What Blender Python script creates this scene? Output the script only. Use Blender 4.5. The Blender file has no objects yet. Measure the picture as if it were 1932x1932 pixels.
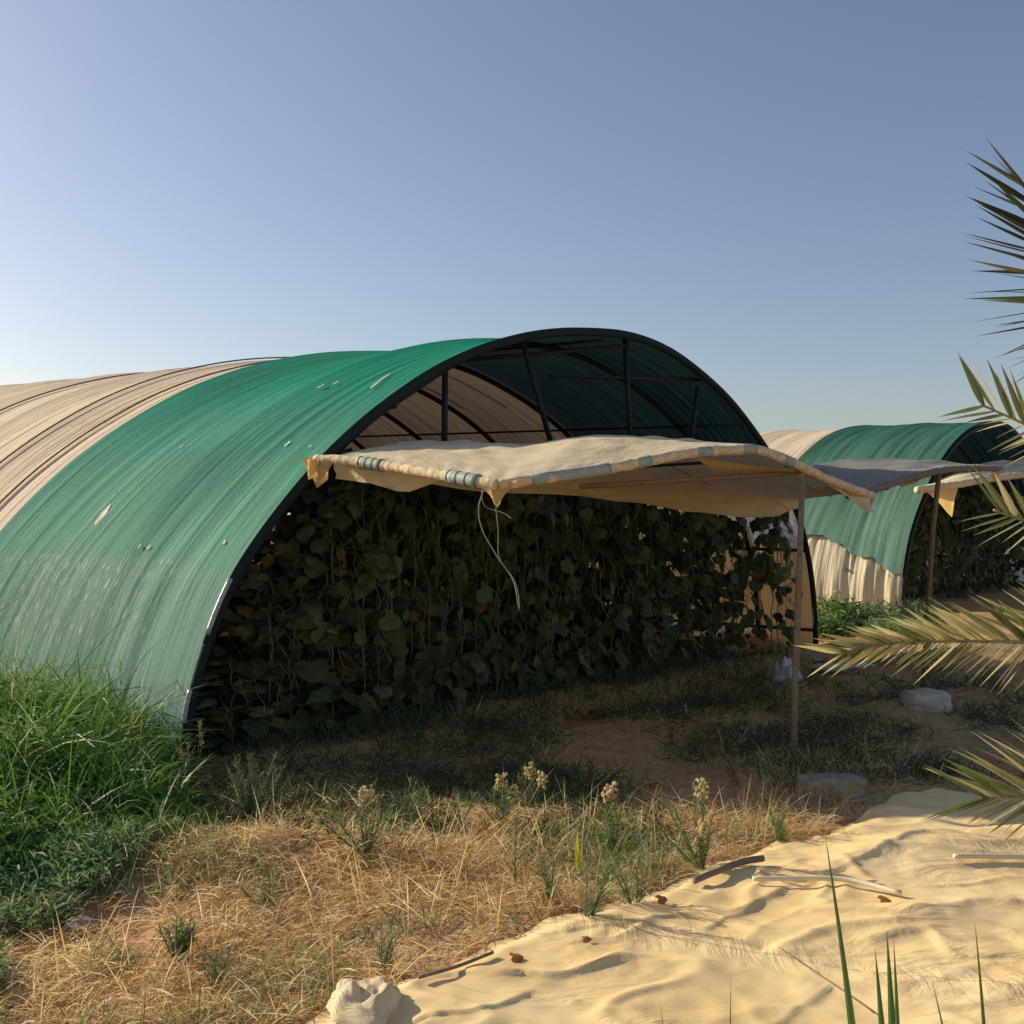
import bpy, math, random
from mathutils import Vector, noise, Matrix
random.seed(7)
C = bpy.context.scene.collection
R = math.radians
F = 1980.0                      # focal length in photo pixels (photo taken as 1932 px wide)
CAMZ = 1.6
def at(x, y, d): return Vector(((x-966)/F*d, d, CAMZ+(960-y)/F*d))
def nz(x, y, z=0.0, s=1.0): return noise.noise(Vector((x*s, y*s, z*s)))
def sstep(a, b, x):
    t = max(0.0, min(1.0, (x-a)/(b-a))); return t*t*(3-2*t)
def lerp(a, b, t): return a+(b-a)*t

# ------------------------------------------------------------------ object helpers
def tag(o, label=None, cat=None, group=None, kind=None):
    if label: o['label'] = label
    if cat: o['category'] = cat
    if group: o['group'] = group
    if kind: o['kind'] = kind
    return o
def thing(name, label, cat, loc=(0, 0, 0), rz=0, group=None):
    o = bpy.data.objects.new(name, None); C.objects.link(o)
    o.location = loc; o.rotation_euler = (0, 0, rz); o.empty_display_size = .1
    return tag(o, label, cat, group)
def copy_tree(o, parent=None):
    c = o.copy(); C.objects.link(c); c.parent = parent
    for ch in list(o.children): copy_tree(ch, c)
    return c
class MB:
    def __init__(s): s.v = []; s.f = []; s.uv = None
    def add(s, vs, fs, uvs=None):
        b = len(s.v); s.v.extend([tuple(p) for p in vs]); s.f.extend([tuple(i+b for i in q) for q in fs])
        if uvs is not None:
            if s.uv is None: s.uv = []
            s.uv.extend(uvs)
    def grid(s, fn, nu, nv, uvfn=None, skip=None):
        vs = []; uv = []
        for i in range(nu+1):
            for j in range(nv+1):
                vs.append(fn(i/nu, j/nv))
                if uvfn: uv.append(uvfn(i/nu, j/nv))
        w = nv+1
        fs = [(i*w+j, (i+1)*w+j, (i+1)*w+j+1, i*w+j+1) for i in range(nu) for j in range(nv) if not (skip and skip(i/nu, j/nv))]
        s.add(vs, fs, uv if uvfn else None)
    def tube(s, pts, r, n=8, cap=True):
        pts = [Vector(p) for p in pts]; k = len(pts)
        rs = r if isinstance(r, (list, tuple)) else [r]*k
        vs = []; up = Vector((0, 0, 1)); prev = None
        for i, p in enumerate(pts):
            t = (pts[min(i+1, k-1)]-pts[max(i-1, 0)])
            if t.length < 1e-9: t = Vector((0, 0, 1))
            t.normalize()
            if prev is None:
                a = t.cross(up if abs(t.z) < .9 else Vector((1, 0, 0))).normalized()
            else:
                a = (prev - t*prev.dot(t)); a = a.normalized() if a.length > 1e-6 else t.orthogonal().normalized()
            prev = a; b = t.cross(a)
            for j in range(n):
                q = 2*math.pi*j/n
                vs.append(p+(a*math.cos(q)+b*math.sin(q))*rs[i])
        fs = [(i*n+j, i*n+(j+1) % n, (i+1)*n+(j+1) % n, (i+1)*n+j) for i in range(k-1) for j in range(n)]
        if cap: fs += [tuple(range(n))[::-1], tuple((k-1)*n+j for j in range(n))]
        s.add(vs, fs)
    def blade(s, base, d, length, width, bend=.5, side=None, seg=4, grav=Vector((0, 0, -1)), tip=0.06, mid=.25):
        """a tapering leaf strip that starts at base in direction d and bends with gravity"""
        d = Vector(d).normalized(); p = Vector(base)
        if side is None:
            side = d.cross(Vector((random.uniform(-1, 1), random.uniform(-1, 1), .2)))
        side = Vector(side); side = (side - d*side.dot(d)).normalized()
        vs = []
        for i in range(seg+1):
            q = i/seg
            w = width*.5*(min(1, .35+q/mid*.65) if q < mid else (1-(q-mid)/(1-mid))*(1-tip)+tip)
            vs.append(p-side*w); vs.append(p+side*w)
            p = p+d*(length/seg); d = (d+grav*(bend/seg)).normalized()
        s.add(vs, [(2*i, 2*i+1, 2*i+3, 2*i+2) for i in range(seg)])
    def mesh(s, name):
        me = bpy.data.meshes.new(name); me.from_pydata(s.v, [], s.f); me.validate(clean_customdata=False)
        if s.uv and len(s.uv) == len(s.v):
            l = me.uv_layers.new(name='UVMap')
            for lp in me.loops: l.data[lp.index].uv = s.uv[lp.vertex_index]
        return me
    def build(s, name, mat, parent=None, smooth=True):
        me = s.mesh(name); o = bpy.data.objects.new(name, me); C.objects.link(o)
        me.materials.append(mat)
        if smooth: me.polygons.foreach_set('use_smooth', [True]*len(me.polygons))
        if parent: o.parent = parent
        return o
def cr(pts, n):
    """Catmull-Rom through pts (Vectors), n samples per span"""
    P = [Vector(p) for p in pts]; P = [P[0]*2-P[1]]+P+[P[-1]*2-P[-2]]; out = []
    for i in range(1, len(P)-2):
        for k in range(n):
            t = k/n; a, b, c, d = P[i-1:i+3]
            out.append(.5*((2*b)+(c-a)*t+(2*a-5*b+4*c-d)*t*t+(3*b-a-3*c+d)*t**3))
    out.append(P[-2]); return out
def sample(poly, t):
    k = len(poly)-1; f = max(0, min(k-1e-6, t*k)); i = int(f); return poly[i].lerp(poly[i+1], f-i)

# ------------------------------------------------------------------ materials
class M:
    def __init__(s, name):
        s.m = bpy.data.materials.new(name); s.m.use_nodes = True; s.nt = s.m.node_tree
        s.nt.nodes.clear(); s.out = s.n('ShaderNodeOutputMaterial')
    def n(s, t, **kw):
        o = s.nt.nodes.new(t)
        for k, v in kw.items(): setattr(o, k, v)
        return o
    def l(s, a, b): s.nt.links.new(a, b)
    def noise(s, scale, detail=4, rough=.55, vec=None, dist=0):
        o = s.n('ShaderNodeTexNoise'); o.inputs['Scale'].default_value = scale; o.inputs['Detail'].default_value = detail
        o.inputs['Roughness'].default_value = rough; o.inputs['Distortion'].default_value = dist
        if vec: s.l(vec, o.inputs['Vector'])
        return o.outputs['Fac']
    def pos(s): return s.n('ShaderNodeNewGeometry').outputs['Position']
    def mapping(s, vec, scale):
        o = s.n('ShaderNodeMapping'); o.inputs['Scale'].default_value = scale; s.l(vec, o.inputs['Vector']); return o.outputs['Vector']
    def ramp(s, fac, stops, interp='LINEAR'):
        o = s.n('ShaderNodeValToRGB'); e = o.color_ramp.elements; o.color_ramp.interpolation = interp
        while len(e) < len(stops): e.new(.5)
        for q, (p, c) in zip(e, stops): q.position = p; q.color = (*c, 1) if len(c) == 3 else c
        s.l(fac, o.inputs['Fac']); return o.outputs['Color']
    def mix(s, fac, a, b, mode='MIX'):
        o = s.n('ShaderNodeMix', data_type='RGBA', blend_type=mode)
        for sock, v in ((o.inputs['Factor'], fac), (o.inputs[6], a), (o.inputs[7], b)):
            if isinstance(v, (int, float)): sock.default_value = v
            elif isinstance(v, tuple): sock.default_value = (*v, 1)
            else: s.l(v, sock)
        return o.outputs[2]
    def math(s, op, a, b=0, c=None, clamp=False):
        o = s.n('ShaderNodeMath', operation=op, use_clamp=clamp)
        for k, v in enumerate((a, b) if c is None else (a, b, c)):
            if isinstance(v, (int, float)): o.inputs[k].default_value = v
            else: s.l(v, o.inputs[k])
        return o.outputs[0]
    def mr(s, v, a, b, c=0, d=1):
        o = s.n('ShaderNodeMapRange'); s.l(v, o.inputs[0])
        for k, q in enumerate((a, b, c, d)): o.inputs[k+1].default_value = q
        return o.outputs[0]
    def bump(s, h, dist, strength=1):
        o = s.n('ShaderNodeBump'); o.inputs['Distance'].default_value = dist; o.inputs['Strength'].default_value = strength
        s.l(h, o.inputs['Height']); return o.outputs['Normal']
    def col(s, sock, v):
        if isinstance(v, tuple): sock.default_value = (*v, 1)
        else: s.l(v, sock)
    def finish(s, color, rough=.8, normal=None, trans=0, tcol=None, spec=.3, metal=0, alpha=None):
        b = s.n('ShaderNodeBsdfPrincipled'); s.col(b.inputs['Base Color'], color)
        b.inputs['Roughness'].default_value = rough; b.inputs['Specular IOR Level'].default_value = spec
        b.inputs['Metallic'].default_value = metal
        if normal: s.l(normal, b.inputs['Normal'])
        sh = b.outputs[0]
        if trans:
            t = s.n('ShaderNodeBsdfTranslucent'); s.col(t.inputs['Color'], tcol if tcol is not None else color)
            if normal: s.l(normal, t.inputs['Normal'])
            x = s.n('ShaderNodeMixShader'); x.inputs[0].default_value = trans
            s.l(sh, x.inputs[1]); s.l(t.outputs[0], x.inputs[2]); sh = x.outputs[0]
        if alpha is not None:
            tr = s.n('ShaderNodeBsdfTransparent'); x = s.n('ShaderNodeMixShader')
            if isinstance(alpha, (int, float)): x.inputs[0].default_value = alpha
            else: s.l(alpha, x.inputs[0])
            s.l(tr.outputs[0], x.inputs[1]); s.l(sh, x.inputs[2]); sh = x.outputs[0]
        s.l(sh, s.out.inputs['Surface']); return s.m

def mat_ground():
    m = M('soil'); p = m.pos()
    a = m.noise(1.3, 5, .6, p); b = m.noise(9, 6, .7, p); c = m.noise(60, 4, .6, p)
    base = m.ramp(b, [(.3, (.32, .15, .075)), (.5, (.56, .30, .155)), (.72, (.70, .43, .24))])
    straw = m.ramp(c, [(.3, (.20, .12, .06)), (.6, (.72, .50, .24))])
    col = m.mix(m.ramp(a, [(.42, (0, 0, 0)), (.6, (1, 1, 1))]), base, straw)
    h = m.math('ADD', m.math('MULTIPLY', b, 1.0), m.math('MULTIPLY', c, .25))
    return m.finish(col, .95, m.bump(h, .05), spec=.1)
def mat_net(name, lowz, old=False):
    """shade net: threads run up and over the tunnel, dust gathers low down"""
    m = M(name); uv = m.n('ShaderNodeUVMap').outputs[0]; geo = m.n('ShaderNodeNewGeometry')
    z = m.n('ShaderNodeSeparateXYZ'); m.l(geo.outputs['Position'], z.inputs[0]); z = z.outputs[2]
    st = m.noise(1, 6, .7, m.mapping(uv, (.7, 26, 1)))
    st2 = m.noise(1, 4, .7, m.mapping(uv, (5, 95, 1)))
    big = m.noise(1, 3, .5, m.mapping(uv, (.5, .6, 1)))
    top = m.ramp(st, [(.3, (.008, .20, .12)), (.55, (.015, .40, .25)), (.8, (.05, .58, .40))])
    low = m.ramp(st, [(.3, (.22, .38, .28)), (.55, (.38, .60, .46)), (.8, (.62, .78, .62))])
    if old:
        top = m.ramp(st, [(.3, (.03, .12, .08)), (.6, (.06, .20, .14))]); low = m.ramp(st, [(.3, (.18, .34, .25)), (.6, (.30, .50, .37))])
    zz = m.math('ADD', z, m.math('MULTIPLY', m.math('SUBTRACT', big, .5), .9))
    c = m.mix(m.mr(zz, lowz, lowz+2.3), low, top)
    if not old:
        # worn thin band near the foot, its glints painted in as pale specks
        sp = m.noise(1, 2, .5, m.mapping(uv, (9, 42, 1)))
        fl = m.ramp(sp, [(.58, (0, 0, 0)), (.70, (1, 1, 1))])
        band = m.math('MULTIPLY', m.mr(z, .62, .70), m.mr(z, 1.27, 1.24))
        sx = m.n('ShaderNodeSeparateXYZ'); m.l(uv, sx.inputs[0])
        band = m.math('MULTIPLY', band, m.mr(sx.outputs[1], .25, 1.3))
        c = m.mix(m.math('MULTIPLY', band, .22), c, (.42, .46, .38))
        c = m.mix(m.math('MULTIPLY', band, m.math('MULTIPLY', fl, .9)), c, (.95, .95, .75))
        ov = m.math('GREATER_THAN', sx.outputs[1], 2.25)     # doubled net near the second hoop
        c = m.mix(m.math('MULTIPLY', ov, .30), c, (.02, .30, .18))
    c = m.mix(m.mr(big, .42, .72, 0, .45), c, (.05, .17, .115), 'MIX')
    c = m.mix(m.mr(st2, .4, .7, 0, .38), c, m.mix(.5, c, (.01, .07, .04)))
    h = m.math('ADD', m.math('MULTIPLY', st, .7), m.math('MULTIPLY', st2, .3))
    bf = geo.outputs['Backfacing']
    c = m.mix(bf, c, (.014, .032, .038))  # inner face coloured near black to stand for the shade in the tunnel
    return m.finish(c, .75, m.bump(h, .014), trans=.28, tcol=(.018, .040, .046), spec=.08)
def mat_tan(name, c1, c2, trans, vs=(.5, 12, 1), bump=.03, tcol=None, stain=True, inside=None):
    m = M(name); uv = m.n('ShaderNodeUVMap').outputs[0]
    st = m.noise(1, 5, .65, m.mapping(uv, vs)); big = m.noise(1.1, 4, .6, m.mapping(uv, (1, 1, 1)))
    fine = m.noise(90, 3, .6, uv)
    c = m.ramp(st, [(.25, c1), (.6, c2)])
    if stain: c = m.mix(m.ramp(big, [(.55, (0, 0, 0)), (.75, (.55,)*3)]), c, tuple(q*.62 for q in c1))
    h = m.math('ADD', st, m.math('MULTIPLY', fine, .05))
    if inside: c = m.mix(m.n('ShaderNodeNewGeometry').outputs['Backfacing'], c, inside)  # back face colour darkened to stand for the shaded interior
    return m.finish(c, .8, m.bump(h, bump), trans=trans, tcol=tcol if tcol else c, spec=.2)
def mat_tarp():
    m = M('tarp_cloth'); p = m.pos()
    a = m.noise(1.2, 5, .6, p); b = m.noise(5, 6, .65, m.mapping(p, (1, 1.8, 1)), .6); f = m.noise(160, 2, .5, p)
    c = m.ramp(a, [(.3, (.80, .54, .25)), (.5, (.95, .68, .33)), (.7, (.99, .77, .42))])
    dirt = m.ramp(b, [(.56, (0, 0, 0)), (.72, (1, 1, 1))])
    c = m.mix(m.math('MULTIPLY', dirt, .35), c, (.36, .25, .15))
    w = m.noise(3.0, 7, .55, m.mapping(p, (1, 2.0, 1)), .8)
    msk = m.ramp(m.noise(.9, 3, .5, m.mapping(p, (1, 1, 0))), [(.45, (.15,)*3), (.62, (1,)*3)])
    h = m.math('ADD', m.math('MULTIPLY', w, msk), m.math('MULTIPLY', f, .012))
    # stitched joins between the strips of cloth, and the cross wrinkles beside them
    sp = m.n('ShaderNodeSeparateXYZ'); m.l(p, sp.inputs[0])
    ln = m.math('ADD', m.math('MULTIPLY', sp.outputs[0], .42), m.math('ADD', sp.outputs[1], m.math('MULTIPLY', a, .06)))
    fr = m.math('ABSOLUTE', m.math('SUBTRACT', m.math('FRACT', m.math('MULTIPLY', ln, .62)), .5))
    seam = m.mr(fr, .0, .006, 1, 0)
    c = m.mix(m.math('MULTIPLY', seam, .45), c, (.35, .23, .12))
    cw = m.noise(1, 6, .6, m.mapping(p, (14, 3.5, 1)), 1.0); near = m.mr(fr, 0, .11, 1, 0)
    h = m.math('ADD', h, m.math('MULTIPLY', m.math('MULTIPLY', cw, near), .5))
    weave = m.noise(420, 1, .5, p); h = m.math('ADD', h, m.math('MULTIPLY', weave, .01))
    return m.finish(c, .7, m.bump(h, .035, .9), trans=.08, spec=.25)
def mat_leaf(name, stops, trans=.3, rough=.6, spec=.3, tfac=1.0):
    m = M(name); g = m.n('ShaderNodeNewGeometry'); r = g.outputs['Random Per Island']
    c = m.ramp(r, stops)
    n = m.noise(30, 3, .6, g.outputs['Position'])
    c = m.mix(m.mr(n, .3, .7, 0, .35), c, (0.02, .02, .01), 'MULTIPLY') if False else m.mix(m.mr(n, .3, .75, .0, .45), c, m.mix(.5, c, (.02, .02, .01)))
    return m.finish(c, rough, None, trans=trans, tcol=c, spec=spec)
def mat_simple(name, c, rough=.7, var=.3, scale=12, bump=.004, metal=0, spec=.3, trans=0):
    m = M(name); p = m.pos(); a = m.noise(scale, 5, .6, p)
    col = m.ramp(a, [(.3, tuple(q*(1-var) for q in c)), (.7, tuple(min(1, q*(1+var*.6)) for q in c))])
    return m.finish(col, rough, m.bump(a, bump), spec=spec, metal=metal, trans=trans)

MT = dict(
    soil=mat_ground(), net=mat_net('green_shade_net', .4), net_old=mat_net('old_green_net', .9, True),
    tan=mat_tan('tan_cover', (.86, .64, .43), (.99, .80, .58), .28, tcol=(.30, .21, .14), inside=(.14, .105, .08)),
    awn=mat_tan('awning_cloth', (.86, .64, .38), (.99, .83, .55), .28, (2.2, 5, 1), .02, tcol=(.50, .43, .31)),
    flap=mat_tan('flap_cloth', (.70, .52, .25), (.85, .66, .36), .5, (2, 6, 1), .015, tcol=(.85, .55, .18)),
    grey=mat_tan('grey_sheet', (.30, .30, .26), (.42, .42, .36), .35, (2, 5, 1), .015, tcol=(.30, .30, .25)),
    cream=mat_tan('cream_skirt', (.86, .72, .46), (.99, .87, .60), .3, (.8, 9, 1), .05, stain=False),
    panel=mat_tan('tan_panel', (.50, .34, .16), (.66, .46, .24), .6, (1, 4, 1), .04, tcol=(.80, .50, .22)),
    pale=mat_tan('pale_panel', (.50, .50, .47), (.62, .62, .58), .6, (1, 4, 1), .02),
    tarp=mat_tarp(),
    hoop=mat_simple('dark_pipe', (.018, .024, .026), .6), wrap=mat_simple('dark_wrap', (.016, .028, .028), .85, bump=.01, scale=30),
    pipe=mat_simple('wrapped_pipe', (.78, .60, .36), .8, .3, 26, .012), tape=mat_simple('pale_blue_sleeve', (.38, .42, .34), .6, .25, 30),
    steel=mat_simple('galvanised_steel', (.45, .44, .44), .45, .2, 40, metal=.4), wood=mat_simple('weathered_pole', (.26, .19, .13), .85, .35, 40, .004),
    batten=mat_simple('rough_batten', (.28, .18, .10), .85, .3, 50, .003), cord=mat_simple('pale_cord', (.45, .42, .36), .7),
    pvc=mat_simple('white_plastic_pipe', (.80, .68, .48), .4, .1, 12, .002, spec=.5), stone=mat_simple('pale_stone', (.60, .52, .43), .9, .35, 9, .03),
    block=mat_simple('concrete_block', (.34, .27, .21), .95, .4, 25, .02), plastic=mat_simple('white_plastic_film', (.75, .77, .78), .35, .12, 20, .01, spec=.6, trans=.35),
    plaster=mat_simple('grey_plaster', (.42, .41, .40), .9), brick=mat_simple('red_brick', (.38, .17, .11), .9), dark=mat_simple('dark_opening', (.03, .03, .035), .8),
    vine=mat_leaf('vine_leaf', [(0, (.035, .052, .020)), (.5, (.075, .100, .040)), (.88, (.19, .22, .09)), (.95, (.15, .13, .04)), (1, (.26, .11, .03))], .25),
    vstem=mat_simple('vine_stem', (.15, .16, .08), .8),
    drylf=mat_leaf('dry_leaf', [(0, (.30, .12, .04)), (1, (.42, .22, .08))], .4),
    grass=mat_leaf('green_grass', [(0, (.05, .12, .018)), (.45, (.12, .26, .035)), (.82, (.22, .38, .07)), (.95, (.42, .48, .20)), (1, (.60, .52, .28))], .38, .5, .5),
    clover=mat_leaf('low_herb', [(0, (.13, .21, .08)), (.6, (.24, .36, .14)), (1, (.42, .48, .24))], .4),
    straw=mat_leaf('dry_straw', [(0, (.45, .25, .09)), (.3, (.74, .50, .20)), (.75, (.93, .72, .36)), (1, (.98, .92, .72))], .52, .5),
    weed=mat_leaf('grey_green_weed', [(0, (.09, .14, .06)), (.6, (.17, .25, .10)), (1, (.32, .38, .17))], .25),
    shade=mat_leaf('dark_ground_weed', [(0, (.040, .075, .025)), (.7, (.075, .13, .045)), (.95, (.15, .18, .07)), (1, (.28, .18, .08))], .2),
    fluff=mat_simple('cream_seed_head', (.86, .70, .36), .9, .25, 60, .002, trans=.3), yellow=mat_simple('yellow_leaf', (.75, .62, .05), .6, .2, trans=.3),
    ear=mat_leaf('seed_ear', [(0, (.36, .34, .14)), (1, (.60, .52, .26))], .3),
    palm=mat_leaf('palm_leaflet', [(0, (.13, .16, .07)), (.35, (.30, .33, .14)), (.65, (.66, .60, .29)), (1, (.95, .86, .52))], .25, .4, .5),
    palm_dark=mat_leaf('palm_leaflet_dark', [(0, (.03, .05, .02)), (.6, (.07, .10, .04)), (1, (.20, .21, .10))], .12, .42, .4),
    rachis=mat_simple('palm_rib', (.42, .35, .16), .55, .2, 20), trunk=mat_simple('palm_trunk', (.16, .11, .07), .95, .4, 18, .03),
    reed=mat_leaf('reed_leaf', [(0, (.07, .13, .04)), (.7, (.13, .22, .07)), (1, (.40, .34, .14))], .3, .45, .4),
    seam=mat_simple('brown_seam', (.16, .10, .07), .9),
    teardark=mat_simple('tear_edge', (.88, .72, .52), .9),
)

# ------------------------------------------------------------------ terrain
def H(x, y):
    h = .035*nz(x, y, 0, 1.3)+.02*nz(x, y, 5, 4)+.008*nz(x, y, 9, 13)
    h += .10*math.exp(-((x+1.75)**2/.35+(y-4.55)**2/.10))          # dirt mound below the tall grass
    h += .07*math.exp(-((x+.9)**2/.5+(y-4.75)**2/.06))
    # furrows in front of the tunnel
    w = sstep(6.2, 7.2, y)*(1-sstep(14, 18, y)); h += .05*w*math.sin((x*.72+y*-.69)*5.2+nz(x, y, 3, .8)*2)*sstep(-2.5, -1, x)
    return h
def axis(lo, hi, mids, n):
    pass
xs = []; x = -120.0
def spaced(lo, c0, c1, hi, fine, growth=1.12):
    out = []; p = c0
    while p <= c1: out.append(p); p += fine
    a = c0; st = fine; left = []
    while a > lo: st *= growth; a -= st; left.append(a)
    b = out[-1]; st = fine; right = []
    while b < hi: st *= growth; b += st; right.append(b)
    return left[::-1]+out+right
xs = spaced(-400, -4, 5.5, 400, .05); ys = spaced(-60, 2.6, 12, 900, .05)
g = MB(); ny = len(ys)
for x in xs:
    for y in ys:
        k = 1 if (abs(x) < 30 and y < 50) else 0
        g.v.append((x, y, H(x, y)*k))
g.f = [(i*ny+j, (i+1)*ny+j, (i+1)*ny+j+1, i*ny+j+1) for i in range(len(xs)-1) for j in range(ny-1)]
tag(g.build('ground', MT['soil']), 'bare brown soil with dry litter around the tunnels', kind='structure')

# ------------------------------------------------------------------ tunnels
U = Vector((.6874, .7262, 0)); AX = Vector((-.81, .5864, 0)); OUT = Vector((.7262, -.6874, 0)); FACE = math.atan2(.7262, .6874)
PROF = cr([Vector((a, b, 0)) for a, b in ((-.01, -.05), (0.02, .33), (.11, .65), (.24, .97), (.38, 1.22), (.6, 1.5), (.85, 1.77), (1.12, 2.02), (1.5, 2.31), (1.98, 2.61), (2.42, 2.82), (2.84, 2.97), (3.3, 3.09), (3.8, 3.17), (4.45, 3.22), (5.04, 3.17), (5.6, 3.02), (6.27, 2.74), (6.92, 2.33), (7.3, 2.0), (7.74, 1.5), (8.0, .95), (8.12, .4), (8.15, -.05))], 6)
ARC = [0.0]
for a, b in zip(PROF, PROF[1:]): ARC.append(ARC[-1]+(b-a).length)
LEN = ARC[-1]
def prof(a):
    a = max(0, min(LEN-1e-5, a)); lo, hi = 0, len(ARC)-1
    while hi-lo > 1:
        mid = (lo+hi)//2
        if ARC[mid] <= a: lo = mid
        else: hi = mid
    return PROF[lo].lerp(PROF[hi], (a-ARC[lo])/(ARC[hi]-ARC[lo]))
def arc_at_z(z, right=False):
    n = 400; rng = range(n) if not right else range(n, -1, -1)
    for i in rng:
        if prof(LEN*i/n).y >= z: return LEN*i/n
class Tunnel:
    def __init__(s, org, hoops, skew=.12, rise=.018):
        s.o = Vector((*org, 0)); s.h = hoops; s.skew = skew; s.rise = rise
    def P(s, a, t, off=0.0):
        p = prof(a); q = prof(a+.02); r = prof(a-.02); tg = (q-r).normalized(); nn = Vector((-tg.y, tg.x, 0))
        x = p.x+nn.x*off; z = p.y+nn.y*off
        tt = t-s.skew*min(p.x, 8)*min(1, t/2.0)
        return s.o+U*x+AX*tt+Vector((0, 0, z+s.rise*max(0, tt)*max(0, min(1, z/2.5))))
    def sag(s, t):
        for a, b in zip(s.h, s.h[1:]):
            if a <= t <= b: return math.sin(math.pi*(t-a)/(b-a))
        return 0
    def sheet(s, mb, a0, a1, t0, t1, na, nt, amp=.012, sagk=.05, off=0.0, edge=0, edget=0, skip=None):
        seed = s.o.x*3
        def fn(i, j):
            t = lerp(t0, t1, j); lo = a0; hi = a1
            if callable(a0): lo = a0(t)
            if callable(a1): hi = a1(t)
            a = lerp(lo, hi, i)
            if edget and j > .98: t += .05*nz(a*2.2, seed)
            q = prof(a)
            r = nz(a*.45, t*9, seed)*amp+nz(a*.9, t*23, seed+4)*amp*.5
            flat = math.sin(math.pi*max(0, min(1, a/LEN)))
            return s.P(a, t, off-sagk*s.sag(t)*flat+r*(.3+s.sag(t)))
        def uv(i, j):
            t = lerp(t0, t1, j); lo = a0(t) if callable(a0) else a0; hi = a1(t) if callable(a1) else a1
            return (lerp(lo, hi, i), t)
        mb.grid(fn, na, nt, uv, skip)

def face_pt(o, s_, z, out=0.0): return Vector((*o, 0))+U*s_+OUT*out+Vector((0, 0, z))

# ---- tunnel one
O1 = (-2.02, 6.4)
H1 = [0, 1.35, 2.75, 3.95, 4.25, 5.5, 6.8, 8.1, 9.5, 11, 12.6, 14.2, 16, 18, 20]
H1 = [0, 1.35, 3.15, 4.35, 5.5, 6.7, 8.0, 9.3, 10.7, 12.1, 13.6, 15.2, 17, 19, 21, 23, 25]
T1 = Tunnel(O1, H1)
t1 = thing('greenhouse_tunnel', 'large near arched greenhouse tunnel, bright green net at the front and tan cover behind', 'greenhouse', (O1[0], O1[1], 0))
def rel(o, root):
    o.parent = root; o.matrix_parent_inverse = Matrix.Translation(root.location).inverted() if root.rotation_euler[2] == 0 else (Matrix.Translation(root.location) @ Matrix.Rotation(root.rotation_euler[2], 4, 'Z')).inverted()
    return o
RW = lambda z: LEN-0.0
aR = arc_at_z(1.75, True)
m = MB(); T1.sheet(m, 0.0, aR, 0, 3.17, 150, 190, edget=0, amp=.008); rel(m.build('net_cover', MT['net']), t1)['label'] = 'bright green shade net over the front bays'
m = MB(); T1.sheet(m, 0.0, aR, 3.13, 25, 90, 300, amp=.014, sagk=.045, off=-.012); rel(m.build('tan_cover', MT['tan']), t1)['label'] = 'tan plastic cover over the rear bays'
m = MB(); T1.sheet(m, aR, LEN, 1.3, 9, 16, 60, amp=.03, sagk=0, off=.01); rel(m.build('side_panel', MT['panel']), t1)
m = MB(); T1.sheet(m, arc_at_z(1.15, True), LEN, -.02, 1.34, 16, 20, amp=.03, sagk=0, off=.01); rel(m.build('side_panel', MT['panel']), t1)
m = MB(); T1.sheet(m, aR, arc_at_z(1.15, True), 0.0, 1.34, 10, 14, amp=.02, sagk=0, off=.012); rel(m.build('side_panel', MT['pale']), t1)['label'] = 'pale grey upper side panel'
# end wall far away closes the tunnel
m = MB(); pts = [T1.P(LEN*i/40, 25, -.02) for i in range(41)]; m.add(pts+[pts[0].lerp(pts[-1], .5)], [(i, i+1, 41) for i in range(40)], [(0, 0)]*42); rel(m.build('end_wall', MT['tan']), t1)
for k, t in enumerate(H1[:12]):
    m = MB(); r = .030 if k else .032
    m.tube([T1.P(LEN*i/70, t, -.045 if k else -.03) for i in range(71)], r, 8)
    rel(m.build('hoop', MT['wrap' if k == 0 else 'hoop']), t1)
# dark net folded round the front hoop
m = MB()
def lip(i, j):
    a = lerp(arc_at_z(.75), aR, i); q = j*math.pi*1.25; w = (.055+.03*nz(a*1.3, 2)+.05*math.sin(math.pi*min(1, a/5)))
    p = T1.P(a, 0, 0); c = prof(a+.02)-prof(a-.02); nn = Vector((-c.y, c.x, 0)).normalized()
    n3 = U*nn.x+Vector((0, 0, nn.y))
    return p+OUT*(.02*math.sin(j*3.1)+.01)+n3*(.012-w*j)+AX*(.03*j)
m.grid(lip, 140, 6, lambda i, j: (i*9, j*.2)); rel(m.build('net_hem', MT['wrap']), t1)
m = MB(); m.tube([T1.P(a, 0, .012)+OUT*.03 for a in [lerp(arc_at_z(.80), arc_at_z(1.13), i/8) for i in range(9)]], .017, 8); rel(m.build('hoop_sleeve', MT['steel']), t1)['label'] = 'bare shiny stretch of the front hoop'
m = MB(); m.tube([T1.P(a, 0, .012)+OUT*.03 for a in [lerp(arc_at_z(.28), arc_at_z(.47), i/8) for i in range(9)]], .015, 8); rel(m.build('hoop_sleeve', MT['steel']), t1)
for t in (3.6, 4.3, 6.15):
    m = MB(); m.tube([T1.P(LEN*i/90, t, .012-.045*T1.sag(t)*math.sin(math.pi*i/90)) for i in range(2, 62)], .008, 5); rel(m.build('seam_cord', MT['seam']), t1)
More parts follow.
